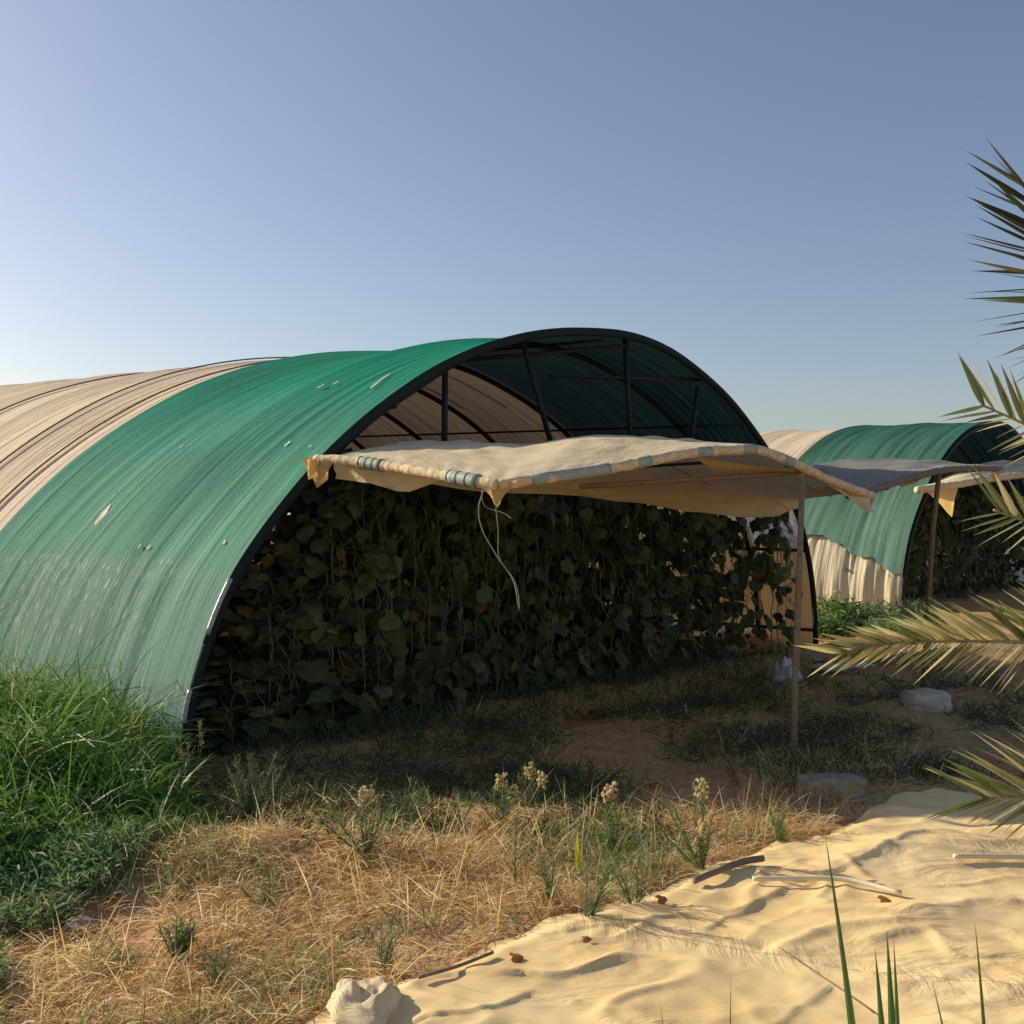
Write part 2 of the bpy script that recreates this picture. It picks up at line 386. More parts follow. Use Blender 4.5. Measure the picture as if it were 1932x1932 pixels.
# face braces and purlins
def strut(p, q, r=.024, mat='hoop', root=t1, name='strut'):
    m = MB(); m.tube([p, p.lerp(q, .5)+Vector((0, 0, -.006)), q], r, 8); return rel(m.build(name, MT[mat]), root)
def fp(x, y, out=0.0, O=O1):
    """the point of a tunnel's front plane seen at photo pixel x, y"""
    r = (x-966)/F; ox, oy = O[0]+OUT.x*out, O[1]+OUT.y*out
    s_ = (r*oy-ox)/(U.x-r*U.y); d = oy+s_*U.y; return Vector((ox+s_*U.x, d, CAMZ+(960-y)/F*d))
strut(fp(840, 688, -.1), fp(838, 880, -.1)); strut(fp(985, 640, -.1), fp(1052, 880, -.1)); strut(fp(1179, 640, -.1), fp(1192, 880, -.1)); strut(fp(1316, 730, -.1), fp(1300, 880, -.1), .02)
strut(fp(1040, 708, -.12), fp(1318, 716, -.12), .018)
strut(T1.P(arc_at_z(2.85), .9, -.08), fp(1180, 652, -.08), .018, name='tie_bar')
for a in (LEN*.27, LEN*.5, LEN*.72):
    m = MB(); m.tube([T1.P(a, t, -.09) for t in (0, 1.35, 3.15, 5.5, 8, 10.7, 13.6)], .014, 6); rel(m.build('purlin', MT['hoop']), t1)
for z in (1.12, .16):
    a = arc_at_z(z, True); m = MB(); m.tube([T1.P(a, t, -.04) for t in (0, 1, 2.5, 4, 6)], .022, 6); rel(m.build('side_rail', MT['hoop']), t1)
# tears in the net (frayed pale patches)
def tear(px, py, w, h, ang, T=T1, root=t1):
    # find the point of the net under this photo position by search
    best = None
    for i in range(0, 90):
        for j in range(0, 64):
            a = LEN*.55*i/90; t = 3.1*j/64; p = T.P(a, t); x = 966+F*p.x/p.y; y = 960-F*(p.z-CAMZ)/p.y
            e = (x-px)**2+(y-py)**2
            if best is None or e < best[0]: best = (e, a, t)
    a0, t0 = best[1:]; m = MB(); n = 14; vs = []; rnd = random.Random(px)
    ca, sa = math.cos(ang), math.sin(ang)
    for k in range(n):
        q = 2*math.pi*k/n; rr = rnd.uniform(.7, 1.15); da, dt = w*math.cos(q)*rr, h*math.sin(q)*rr
        vs.append(T.P(a0+da*ca-dt*sa, t0+da*sa+dt*ca, .012-.05*T.sag(t0)+.016))
    vs.append(T.P(a0, t0, .010-.05*T.sag(t0)+.014))
    m.add(vs, [(k, (k+1) % n, n) for k in range(n)]); rel(m.build('tear', MT['teardark']), root)
for a in ((193, 970, .11, .032, .1), (713, 718, .16, .016, .25), (607, 725, .035, .014, 0), (630, 724, .035, .014, .2), (541, 829, .04, .016, .1), (582, 844, .02, .01, 0), (262, 1025, .02, .012, 0), (283, 1024, .02, .012, 0), (420, 1015, .022, .012, .3), (338, 836, .02, .01, 0)): tear(*a)

# ---- tunnel two
O2 = (6.2, 16.7)
T2 = Tunnel(O2, [0, 1.4, 2.8, 4.2, 5.6, 7, 8.4, 10, 12, 14, 16, 18], skew=.05, rise=.016)
t2 = thing('greenhouse_tunnel', 'farther arched greenhouse tunnel at right, dull green net above a cream pleated skirt', 'greenhouse', (O2[0], O2[1], 0))
hem = lambda t: arc_at_z(max(.45, min(1.12, .5+.42*t+.10*nz(t*3, 2)+.05*nz(t*9, 5))))
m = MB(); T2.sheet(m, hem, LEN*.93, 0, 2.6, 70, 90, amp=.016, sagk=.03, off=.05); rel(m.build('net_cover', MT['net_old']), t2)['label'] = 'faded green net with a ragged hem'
m = MB()
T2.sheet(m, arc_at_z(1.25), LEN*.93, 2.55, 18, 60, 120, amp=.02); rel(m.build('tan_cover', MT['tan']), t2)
m = MB(); T2.sheet(m, 0, arc_at_z(1.3), 0, 9, 20, 420, amp=.05, sagk=0, off=-.02); rel(m.build('pleated_skirt', MT['cream']), t2)
m = MB(); T2.sheet(m, LEN*.93, LEN, 0, 9, 8, 40, amp=.03, sagk=0); rel(m.build('side_panel', MT['pale']), t2)
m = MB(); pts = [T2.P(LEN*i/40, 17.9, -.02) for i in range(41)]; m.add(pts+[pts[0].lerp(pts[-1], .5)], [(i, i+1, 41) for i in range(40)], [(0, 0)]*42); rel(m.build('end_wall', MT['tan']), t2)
for k, t in enumerate([0, 1.4, 2.6, 4.2, 5.6, 7, 8.4]):
    m = MB(); m.tube([T2.P(LEN*i/50, t, -.10 if k else -.03) for i in range(51)], .035 if k == 0 else .028, 7); rel(m.build('hoop', MT['hoop']), t2)
m = MB(); m.tube([T2.P(LEN*i/50, 2.62, .03) for i in range(3, 28)], .014, 5); rel(m.build('seam_cord', MT['hoop']), t2)

# ------------------------------------------------------------------ awning one
O = lambda *a: [at(*q) for q in a]
aw = thing('awning', 'low sunlit tan cloth awning on wrapped pipes, closest to the camera', 'awning', (1.74, 6.5, 0))
Fr = cr(O((940, 915, 5.9), (1040, 900, 6.0), (1150, 884, 6.2), (1290, 857, 6.5), (1370, 850, 6.7), (1435, 850, 6.8), (1510, 880, 6.95), (1580, 912, 7.3), (1645, 936, 7.8)), 8)
Eg = cr(O((596, 868, 7.0), (640, 868, 6.9), (720, 878, 6.65), (840, 898, 6.2), (900, 908, 6.0), (940, 915, 5.9)), 8)
def awn_back(u):                                    # along the tunnel front
    s_ = lerp(1.15, 7.5, u); z = lerp(1.93, 1.80, min(1, u*3)) if u < .35 else lerp(1.80, 1.70, (u-.35)/.65)
    return face_pt(O1, s_, z, .12)
Mid = cr(O((640, 862, 7.2), (760, 838, 7.6), (880, 836, 7.8), (1000, 838, 7.8), (1100, 826, 7.8), (1200, 829, 8.0), (1320, 843, 8.3), (1420, 862, 8.8), (1500, 900, 9.2), (1600, 932, 9.4)), 8)
whole = Eg[:-1]+Fr
# parameter along the outer edge: equal arc length
def relen(poly, n):
    L = [0]
    for a, b in zip(poly, poly[1:]): L.append(L[-1]+(b-a).length)
    out = []; j = 0
    for i in range(n+1):
        q = L[-1]*i/n
        while j < len(L)-2 and L[j+1] < q: j += 1
        out.append(poly[j].lerp(poly[j+1], (q-L[j])/max(1e-9, L[j+1]-L[j])))
    return out
whole_r = relen(whole, 120); mid_r = relen(Mid, 120); back_r = [awn_back(i/120) for i in range(121)]
def cloth(u, v):
    a, b, c = sample(whole_r, u), sample(mid_r, u), sample(back_r, u)
    # quadratic through a (v=0) b (v=.5) c (v=1)
    p = a*(2*(v-.5)*(v-1))+b*(-4*v*(v-1))+c*(2*v*(v-.5))
    w = math.sin(math.pi*v); k = 1-sstep(.55, .8, u)
    p.z += w*(.012*nz(u*9, v*40, 1)+.02*nz(u*6, v*6, 2)+.010*nz(u*30, v*14, 3))*(1.2*k+.3)
    p.z += .02*nz(u*40, 3)*(1-sstep(0, .12, v))
    return p
m = MB(); m.grid(cloth, 220, 60, lambda u, v: (u*7, v*3)); rel(m.build('cloth', MT['awn']), aw)
# wrapped pipes
def rolled(poly, r, mb, sd=0, n=10, amp=.22):
    poly = relen(poly, 90); mb.tube([p+Vector((0, 0, .006*nz(i*.3, sd))) for i, p in enumerate(poly)], [r*(1+amp*nz(i*.55, sd)+amp*.6*nz(i*1.7, sd+3)) for i in range(91)], n)
m = MB(); rolled(Eg, .034, m, 1); rel(m.build('side_pipe', MT['pipe']), aw)
m = MB(); rolled(Fr, .032, m, 2); rel(m.build('front_pipe', MT['pipe']), aw)
def sleeve(poly, u0, u1, r=.037, rings=True):
    pr = relen(poly, 200); seg = [sample(pr, lerp(u0, u1, i/6)) for i in range(7)]
    m = MB(); m.tube(seg, r, 12); o = rel(m.build('sleeve', MT['tape']), aw)
    for k in ((0, .33, .66, 1) if rings else ()):
        c = sample(pr, lerp(u0, u1, .04+.92*k)); c2 = sample(pr, lerp(u0, u1, .04+.92*k)+.002); dd = (c2-c).normalized()
        mm = MB(); mm.tube([c-dd*.003, c+dd*.003], r+.0025, 12); q = rel(mm.build('cord_ring', MT['hoop']), aw); q.parent = o; q.matrix_parent_inverse = Matrix.Identity(4)
for u0, u1 in ((.24, .37), (.76, .92)): sleeve(Eg, u0, u1, .041)
for u0, u1 in ((.055, .21), (.27, .30), (.41, .445), (.52, .55), (.61, .64)): sleeve(Fr, u0, u1, .0345, False)
# hanging corner flaps
def flap(pts, mat='flap', th=.0, name='corner_flap', lab=None, n=10, root=None):
    P = [Vector(p) for p in pts]; m = MB()
    def fn(u, v):
        a = P[0].lerp(P[1], u); b = P[3].lerp(P[2], u) if len(P) == 4 else P[2]
        q = a.lerp(b, v); q += OUT*(.025*math.sin(u*9+v*3)*math.sin(math.pi*min(1, v+.15))); return q
    m.grid(fn, n, n, lambda u, v: (u*.4, v*.4)); o = rel(m.build(name, MT[mat]), root or aw)
    if lab: o['label'] = lab
    return o
flap(O((570, 862, 7.0), (628, 872, 6.9), (618, 905, 6.95), (598, 921, 7.0)), lab='glowing cloth corner hanging at the left end')
flap(O((572, 868, 6.98), (600, 866, 6.94), (600, 900, 6.96), (582, 905, 6.98)))
flap(O((905, 918, 5.93), (975, 905, 5.88), (938, 958, 5.9)), lab='pointed cloth corner hanging over the vines')
flap(O((1560, 915, 7.25), (1642, 934, 7.8), (1652, 970, 7.8), (1625, 958, 7.7)), mat='awn', lab='shaded pointed corner at the right end')
flap(O((1300, 862, 6.62), (1500, 889, 7.0), (1560, 905, 7.3), (1340, 885, 7.0)), mat='flap', lab='amber glowing fold below the pipe', name='cloth_fold')
# drapes under the edges
def drape(top, bot, name='drape', mat='awn', n=60):
    tp, bt = relen(top, n), relen(bot, n); m = MB()
    m.grid(lambda u, v: sample(tp, u).lerp(sample(bt, u), v)+OUT*(.03*nz(u*14, v*2)), n, 8, lambda u, v: (u*4, v*.3)); return rel(m.build(name, MT[mat]), aw)
drape(O((630, 872, 7.1), (740, 885, 6.9), (850, 900, 6.6), (945, 915, 6.3)), O((632, 903, 7.1), (700, 912, 6.9), (745, 926, 6.85), (772, 928, 6.8), (835, 905, 6.7), (945, 930, 6.3)))
tb = [awn_back(lerp(.12, 1, i/20)) for i in range(21)]
drape(tb, [p+OUT*.03+Vector((0, 0, -(.10+.10*sstep(.45, .6, i/20)*(1-sstep(.9, 1, i/20))+.02*math.sin(i*.9)))) for i, p in enumerate(tb)], 'valance')
m = MB(); m.tube(O((1095, 918, 6.6), (1330, 903, 6.9), (1560, 888, 7.1)), .017, 7); rel(m.build('batten', MT['batten']), aw)
m = MB(); m.tube(O((1330, 873, 6.9), (1180, 882, 8.0)), .012, 6); rel(m.build('batten', MT['hoop']), aw)
for q in (((1265, 878, 7.0), (1310, 900, 7.4), (1345, 918, 8)), ((1500, 900, 7.1), (1530, 922, 8), (1570, 938, 9.3)), ((1480, 880, 7.0), (1560, 888, 7.2))):
    m = MB(); m.tube(O(*q), .003, 4); rel(m.build('tie_cord', MT['hoop']), aw)
m = MB(); b = at(1497, 1452, 6.45); b.z = H(b.x, b.y)-.1
m.tube([b, at(1500, 1300, 6.47), at(1507, 1100, 6.5), at(1514, 895, 6.55)], [.022, .021, .019, .018], 10); rel(m.build('post', MT['wood']), aw)
for q, r in ((((912, 925, 5.9), (903, 960, 5.9), (910, 1000, 5.9), (938, 1050, 5.9), (968, 1095, 5.88), (979, 1148, 5.88)), .0026), (((935, 958, 5.9), (940, 1000, 5.9), (942, 1052, 5.9), (969, 1092, 5.89), (978, 1120, 5.9), (980, 1150, 5.9)), .0018), (((908, 925, 5.9), (915, 955, 5.9), (950, 968, 5.85), (965, 978, 5.8)), .0018)):
    m = MB(); m.tube(cr(O(*q), 6), r, 5); rel(m.build('hanging_wire', MT['cord']), aw)

# ---- awning two (grey sheet running on to the right)
a2 = thing('awning', 'grey shaded cloth awning at the right on a thin brown post', 'awning', (3.75, 9.6, 0))
F2 = relen(cr(O((1600, 935, 7.9), (1640, 928, 8.1), (1690, 910, 8.7), (1770, 889, 9.5), (1830, 884, 10.3), (1888, 885, 11.0)), 8), 60)
B2 = relen(cr(O((1520, 885, 11.0), (1580, 868, 11.6), (1660, 864, 12), (1740, 868, 12.2), (1820, 875, 12.3), (1888, 880, 11.3)), 8), 60)
m = MB(); m.grid(lambda u, v: sample(F2, u).lerp(sample(B2, u), v)+Vector((0, 0, .03*nz(u*7, v*5)-.05*math.sin(math.pi*v)*(1-u))), 70, 24, lambda u, v: (u*4, v*3)); rel(m.build('cloth', MT['grey']), a2)
m = MB(); rolled(F2, .030, m, 5, amp=.5); rel(m.build('front_pipe', MT['wood']), a2)
b = at(1740, 1292, 9.55); b.z = H(b.x, b.y)-.1
m = MB(); m.tube([b, at(1748, 1200, 9.55), at(1760, 1000, 9.55), at(1772, 890, 9.55)], .023, 9); rel(m.build('post', MT['batten']), a2)
flap(O((1690, 915, 8.7), (1750, 898, 9.3), (1730, 910, 9.2), (1700, 920, 8.8)), root=a2, lab='small glowing fold under the pipe')
flap(O((1860, 886, 10.7), (1892, 884, 11.0), (1880, 908, 10.8)), root=a2)

# ---- awning three, on the far tunnel
a3 = thing('awning', 'far cream awning with a big triangular flap in front of the second tunnel', 'awning', (8.5, 15, 0))
F3 = relen(cr(O((1730, 925, 15), (1800, 915, 15.5), (1880, 902, 17), (1990, 890, 19)), 8), 40)
m = MB(); rolled(F3, .055, m, 7); rel(m.build('front_pipe', MT['pipe']), a3)
B3 = relen(cr(O((1760, 912, 17.5), (1860, 872, 19), (1900, 868, 20), (2000, 868, 23)), 8), 40)
m = MB(); m.grid(lambda u, v: sample(F3, u).lerp(sample(B3, u), v)+Vector((0, 0, .06*nz(u*7, v*5))), 40, 14, lambda u, v: (u*4, v*3)); rel(m.build('cloth', MT['awn']), a3)
flap(O((1742, 922, 15), (1812, 905, 15.6), (1796, 976, 15.3)), root=a3, lab='large lit triangular flap pointing down')
for x0, d, yb in ((1960, 19, 1120),):
    b = at(x0, 960, d); m = MB(); m.tube([Vector((b.x, b.y, -.1)), at(x0, 908, d)], .03, 8); rel(m.build('post', MT['wood']), a3)

# ------------------------------------------------------------------ vines
def leaf(mb, p, nrm, down, size):
    """broad lobed leaf, stalk at the top, tip hanging down; nrm = facing"""
    nrm = Vector(nrm).normalized(); down = Vector(down); down = (down-nrm*down.dot(nrm)).normalized(); sd = nrm.cross(down)
    out = [(0, .05), (.20, -.08), (.42, -.02), (.50, .18), (.54, .40), (.42, .60), (.22, .80), (0, .98)]
    pts = [(x, y) for x, y in out]+[(-x, y) for x, y in out[-2:0:-1]]
    cup = random.uniform(-.1, .45); fold = random.uniform(-.2, .65); vs = [p+down*size*.38+nrm*size*cup*.6]
    for x, y in pts:
        j = random.uniform(.86, 1.12); r2 = x*x+(y-.38)**2
        vs.append(p+sd*x*size*j+down*y*size*j+nrm*size*(cup*.6-cup*1.6*r2-fold*abs(x)+random.uniform(-.07, .07)))
    k = len(pts); mb.add(vs, [(0, 1+i, 1+(i+1) % k) for i in range(k)])
def vine_meshes(seed, height, spread, nleaf, dry=3):
    random.seed(seed); lf = MB(); st = MB(); dr = []
    pth = [Vector((.05*nz(i*.5, seed), .04*nz(i*.5, seed+3), height*i/14)) for i in range(15)]
    st.tube(pth, .006, 5)
    for k in range(5):
        x = random.uniform(-.14, .14); st.tube([Vector((x+.05*nz(i*.6, seed+k*7), random.uniform(-.26, -.02)+.02*nz(i*.5, seed+k), height*(.12+.09*k)+height*.5*i/8)) for i in range(9)], .0035, 4)
    for i in range(nleaf):
        z = height*(random.random()**.85)*1.02; x = random.gauss(0, spread); y = max(-.16, random.gauss(.05, .15))
        a = random.gauss(0, .95); n = Vector((math.sin(a), -math.cos(a), random.uniform(-.5, .9)))
        sz = random.uniform(.055, .16)+(.09 if random.random() < .3 else 0)
        tg_ = lf
        if random.random() < dry/nleaf: tg_ = MB(); dr.append(tg_)
        leaf(tg_, Vector((x, y, z)), n, Vector((random.gauss(0, .5), 0, -1)), sz)
        if random.random() < .5:
            q = sample(pth, min(1, z/height)); st.tube([q, q.lerp(Vector((x, y, z)), .5)+Vector((0, -.02, .03)), Vector((x, y, z))], .0025, 3, False)
    for k in range(5):   # curling tendrils
        c = Vector((random.gauss(0, .12), -.12, random.uniform(.3, height))); st.tube([c+Vector((.03*math.cos(q*.9), -.01*q*.3, -.025*q)) for q in range(9)], .0018, 3, False)
    return lf, st, dr
protos = []
for k in range(7):
    hgt = [1.95, 2.05, 1.85, 2.0, 1.9, 2.1, 1.8][k]
    lf, st, dr = vine_meshes(100+k, hgt, .18, 84)
    r = thing('climbing_vine', 'x', 'vine'); lf.build('foliage', MT['vine'], r, False); st.build('stem', MT['vstem'], r); [q.build('dry_leaf', MT['drylf'], r, False) for q in dr]
    protos.append([r, False])
random.seed(21)
def place_vine(pt, label, group, sc=1.0, k=None):
    k = random.randrange(7) if k is None else k
    if not protos[k][1]: o = protos[k][0]; protos[k][1] = True
    else: o = copy_tree(protos[k][0])
    o.location = pt; o.rotation_euler = (0, 0, FACE+random.uniform(-.25, .25)); o.scale = (random.uniform(.95, 1.15), random.uniform(.9, 1.1), sc)
    tag(o, label, 'vine', group); return o
def vine_z(s_): return max(.35, min(1.0, (prof(min(LEN, max(0, 0))).y if False else 1)))
for row, (back, n) in enumerate(((.24, 26), (.58, 24), (.95, 20), (1.6, 14))):
    for i in range(n):
        s_ = lerp(.55, 6.75-.15*row, i/(n-1))+random.uniform(-.07, .07)
        zmax = .98
        for P_ in PROF:
            if P_.x >= s_-.34: zmax = min(1.0, max(.22, (P_.y-.10)/2.25)); break
        thin = 1.0 if s_ < 5.6 else .92
        lab = ('leafy dark vine in the front rank filling the near tunnel mouth', 'vine behind the front rank inside the near tunnel', 'vine behind the front rank inside the near tunnel', 'vine behind the front rank inside the near tunnel')[row]
        grp = ('front rank of vines in the near tunnel', 'inner vines of the near tunnel')[min(row, 1)]
        if row == 0 and i == 0: lab = 'short vine hard against the left foot of the near tunnel arch'
        if row == 0 and i == n-1: lab = 'rightmost vine of the front rank, beside the tan side panel'
        if row > 0 and s_ > (5.6, 4.6, 4.2)[row-1]: continue
        p = face_pt(O1, s_, 0, -back); p.z = H(p.x, p.y)-.03
        place_vine(p, lab, grp, zmax*thin*random.uniform(.93, 1.0))
# sparse trailing vines at the right where light shows through
for s_, b_, sc in ((7.0, -.05, .95), (7.4, .1, .8)):
    random.seed(int(s_*10)); lf, st, dr = vine_meshes(int(s_*10), 1.75, .13, 34, 2)
    p = face_pt(O1, s_, 0, -b_); p.z = H(p.x, p.y)
    r = thing('climbing_vine', 'thin trailing vine with single leaves against the tan panel, %s' % ('left one' if s_ < 7.2 else 'right one by the arch foot'), 'vine', p, FACE, 'sparse vines at the right arch foot')
    lf.build('foliage', MT['vine'], r, False); st.build('stem', MT['vstem'], r); [q.build('dry_leaf', MT['drylf'], r, False) for q in dr]
random.seed(31)
for row, (back, n) in enumerate(((.2, 15), (.8, 12))):
    for i in range(n):
        s_ = lerp(.55, 7.0, i/(n-1)); p = face_pt(O2, s_, 0, -back)
        place_vine(p, 'dark vine filling the mouth of the far tunnel', 'vines in the far tunnel', (1.05 if s_ > 1.3 else .72 if s_ > .8 else .42)*random.uniform(.9, 1.05))

# ------------------------------------------------------------------ tarp
TB = relen(cr([Vector((a, b, 0)) for a, b in ((-2.2, 1.6), (-1.3, 2.6), (-.62, 3.24), (-.40, 3.50), (-.03, 3.84), (.33, 4.12), (.62, 4.34), (.85, 4.62), (1.12, 4.86), (1.45, 5.05), (1.80, 5.42), (2.12, 5.76), (2.45, 5.90), (3.0, 5.92), (4.0, 6.0), (6.5, 6.3))], 8), 200)
TA = relen([Vector((-1.6, .7, 0)), Vector((.5, .5, 0)), Vector((6.5, .8, 0))], 200)
def gpx(px, py):
    d = CAMZ*F/(py-960)*.94; return Vector(((px-966)/F*d, d))
FOLDS = [([gpx(*q) for q in l], h, w1, w2) for l, h, w1, w2 in (
    (((1120, 1735), (1230, 1722), (1340, 1735), (1470, 1668)), .035, .10, .015), (((1600, 1628), (1700, 1590), (1810, 1562), (1960, 1580)), .05, .16, .03),
    (((1540, 1712), (1690, 1722), (1830, 1700), (1960, 1705)), .030, .09, .012), (((1460, 1905), (1560, 1842), (1700, 1872), (1960, 1965)), .028, .08, .010),
    (((1010, 1812), (1200, 1792), (1350, 1800), (1500, 1830)), .022, .12, .015), (((1640, 1760), (1740, 1742), (1800, 1790), (1950, 1790)), .024, .07, .010),
    (((820, 1900), (1000, 1850), (1160, 1870), (1280, 1930)), .022, .10, .012), (((1330, 1700), (1420, 1740), (1560, 1752)), .020, .05, .010), (((1080, 1760), (1130, 1740), (1300, 1768)), .014, .05, .008))]
def fold_h(x, y):
    h = 0; wx, wy = x+.05*nz(x, y, 1, 5), y+.04*nz(x, y, 2, 5)
    for pts, hh, w1, w2 in FOLDS:
        if y > pts[0].y+1.5 or y < pts[-1].y-1.5: continue
        best = None
        for a, b in zip(pts, pts[1:]):
            ax, ay = b.x-a.x, b.y-a.y; L = ax*ax+ay*ay; t = max(0, min(1, ((wx-a.x)*ax+(wy-a.y)*ay)/L)); dx, dy = wx-a.x-ax*t, wy-a.y-ay*t
            q = math.hypot(dx, dy)
            if best is None or q < best[0]: best = (q, ax*dy-ay*dx)
        q, sg = best; h += .55*hh*math.exp(-q/(w1 if sg > 0 else w2))*(.7+.6*nz(x, y, 3, 2))
    return h
def tarp_h(x, y, edge):
    wx, wy = x+.35*nz(x, y, 1, .9), y+.30*nz(x, y, 4, .9)
    rid = max(0, 1-abs(nz(wx*.8+.5*wy, wy*1.3, 2, .9))*4.5)**2
    r2 = max(0, 1-abs(nz(wx*.9-wy*.7, wy*1.1, 3, 1.7))*5)**2*max(0, .3+1.6*nz(x, y, 1, .7))
    patch = max(0, nz(x, y, 12, .9)+.08)
    h = .05+.065*nz(x, y, 7, .6)+.012*rid+.010*r2
    h += .010*max(0, 1-abs(nz(wx*1.3+wy*.9, wy*1.9-wx*.4, 8, 1.5))*9)
    h += patch*(.012*nz(x*.7+y, y*2.2-x*.3, 3, 5)+.012*nz(x+y*.5, y*2.2, 3, 13))
    # a long ridge across the back third, seen as the lit crest of the shaded strip
    h += .07*math.exp(-((y-(4.62+.28*(x-1.4)))**2)/.05)*sstep(1.2, 2.0, x)
    h += .022*math.exp(-((y-(3.75+.22*(x-.6)))**2)/.015)*sstep(.5, 1.0, x)*(1-sstep(2.0, 2.6, x))
    return max(.012, h*(.25+.75*sstep(0, .16, edge))+fold_h(x, y))
def tarp_pt(u, v):
    b = sample(TB, u); a = sample(TA, u); vv = v**1.25; p = b.lerp(a, vv)
    if v < .01: p = p+Vector((.02*nz(u*60, 1), .03*nz(u*55, 2), 0))
    e = vv*(b-a).length
    p.z = H(p.x, p.y)*(1-.5*sstep(0, .3, e))+tarp_h(p.x, p.y, e)+.05*max(0, nz(u*40, 4))*math.exp(-e/.06)
    return p
m = MB(); m.grid(tarp_pt, 520, 300, lambda u, v: (u*10, v*5)); tp = m.build('ground_tarp', MT['tarp'])
tag(tp, 'large wrinkled beige tarp spread over the ground at lower right', 'tarp')
def tarp_z(x, y):
    bd = min(range(0, 201, 2), key=lambda i: (TB[i].x-x)**2+(TB[i].y-y)**2); e = math.hypot(TB[bd].x-x, TB[bd].y-y)
    return H(x, y)*(1-.5*sstep(0, .3, e))+tarp_h(x, y, e)
def inside_tarp(x, y, mrg=0.0):
    for a, b in zip(TB[::4], TB[4::4]):
        if a.x <= x <= b.x: return y < a.y+(b.y-a.y)*(x-a.x)/max(1e-6, b.x-a.x)-mrg
    return x > -2 and y < 1.6
def ground_at(px, py):
    d = CAMZ*F/(py-960); return (px-966)/F*d, d
def pipe_on_tarp(pts, r, label, name='plastic_pipe', mat='pvc', dz=.01):
    P = []
    for px, py in pts:
        x, y = ground_at(px, py)
        y2 = y*(1-.09/CAMZ); x2 = x*(1-.09/CAMZ)
        P.append(Vector((x2, y2, 0)))
    P = cr(P, 8)
    zz = [tarp_z(p.x, p.y)+r*.9+dz for p in P]
    k0, k1 = zz[0], zz[-1]; nn_ = len(zz)-1; lift = max(0, max(z-lerp(k0, k1, i/nn_) for i, z in enumerate(zz))*.55); zz = [lerp(k0, k1, i/nn_)+lift for i in range(nn_+1)]
    for k in range(0): zz = [zz[0]]+[max(zz[i]*.5+.25*(zz[i-1]+zz[i+1]), tarp_z(P[i].x, P[i].y)+r*.6) for i in range(1, len(zz)-1)]+[zz[-1]]
    for p, z in zip(P, zz): p.z = z
    m = MB(); m.tube(P, r, 10); return tag(m.build(name, MT[mat]), label, 'pipe')
pipe_on_tarp([(1420, 1660), (1500, 1660), (1600, 1664), (1700, 1690)], .010, 'curved white plastic pipe lying across the middle of the tarp')
pipe_on_tarp([(1800, 1622), (1870, 1618), (1960, 1616)], .011, 'white plastic pipe end lying on the tarp below the palm frond')
pipe_on_tarp([(1310, 1662), (1350, 1646), (1400, 1628), (1440, 1622)], .014, 'grey pipe half wrapped in the tarp edge', mat='wood')
pipe_on_tarp([(930, 1785), (860, 1815), (790, 1838)], .006, 'thin dark hose showing along the tarp border', name='hose', mat='wood')
# crumpled cloth at the near tip of the tarp
def rag(name, label, cx, cy, w, d, h, mat, seed, cat, n=40):
    m = MB()
    def fn(u, v):
        a = u*2*math.pi; r = v*(.75+.35*nz(math.cos(a)*1.5, math.sin(a)*1.5, seed)); x = cx+w*r*math.cos(a); y = cy+d*r*math.sin(a)
        z = max(H(x, y), 0)+(h*(1-v**3)*(.35+1.1*abs(nz(x*6, y*6, seed)))+.16*h/.1*(.35)*abs(nz(x*14, y*14, seed))*(1-v**4)+.008)*(1 if v < .97 else .2)
        if inside_tarp(x, y): z += .05
        return (x, y, z+.01)
    m.grid(fn, n, n//2, lambda u, v: (u, v)); return tag(m.build(name, MT[mat]), label, cat)
rag('cloth_scrap', 'pale crumpled cloth bunched at the near tip of the tarp', -.46, 3.26, .16, .17, .08, 'awn', 3, 'cloth')
rag('plastic_bag', 'crumpled white plastic bag on the soil left of the front post', *ground_at(1482, 1285), .20, .2, .22, 'plastic', 5, 'bag')
rag('plastic_sheet', 'flat white plastic sheet on the soil right of the front post', *ground_at(1585, 1262), .48, .25, .03, 'plastic', 8, 'plastic sheet')
for k, (px, py, lab) in enumerate(((768, 1625, 'small white seed tuft on the straw below the flowering weed'), (860, 1662, 'smaller scrap of white fluff on the straw'), (690, 1925-0, None))):
    if not lab: continue
    x, y = ground_at(px, py); rag('white_tuft', lab, x, y, .025, .025, .05, 'fluff', 11+k, 'tuft', 18)

# stones
def rock(name, label, px, py, sx, sy, sz, mat, rz, seed, boxy=.5, cat='stone'):
    x, y = ground_at(px, py); m = MB(); n = 18
    def fn(u, v):
        a = u*2*math.pi; b = (v-.5)*math.pi; q = Vector((math.cos(a)*math.cos(b), math.sin(a)*math.cos(b), math.sin(b)))
        mx = max(abs(q.x), abs(q.y), abs(q.z)); q2 = q/mx; q = q.lerp(q2, boxy)*(1+.14*nz(q.x*1.5, q.y*1.5, q.z*1.5+seed)+.06*nz(q.x*4, q.y*4, q.z*4+seed)+.03*nz(q.x*11, q.y*11, q.z*11+seed))
        return (q.x*sx, q.y*sy, q.z*sz+sz*.6)
    m.grid(fn, 48, 30); o = m.build(name, MT[mat]); o.location = (x, y, H(x, y)); o.rotation_euler = (0, 0, rz); return tag(o, label, cat)
rock('boulder', 'pale rounded boulder at the foot of the brown rear post', 1745, 1345, .185, .13, .095, 'stone', .15, 2, .45)
rock('concrete_block', 'rough rectangular concrete block in the shade right of the front post', 1570, 1510, .17, .10, .085, 'block', .05, 5, .85, 'block')
for k, (px, py, s_, lab) in enumerate(((1950, 1470, .07, 'small dark stone at the far right edge beside the tarp'), (150, 1760, .06, 'small grey clod in the dry grass at lower left'))):
    rock('stone', lab, px, py, s_, s_*.8, s_*.6, 'block', k, 9+k, .2)
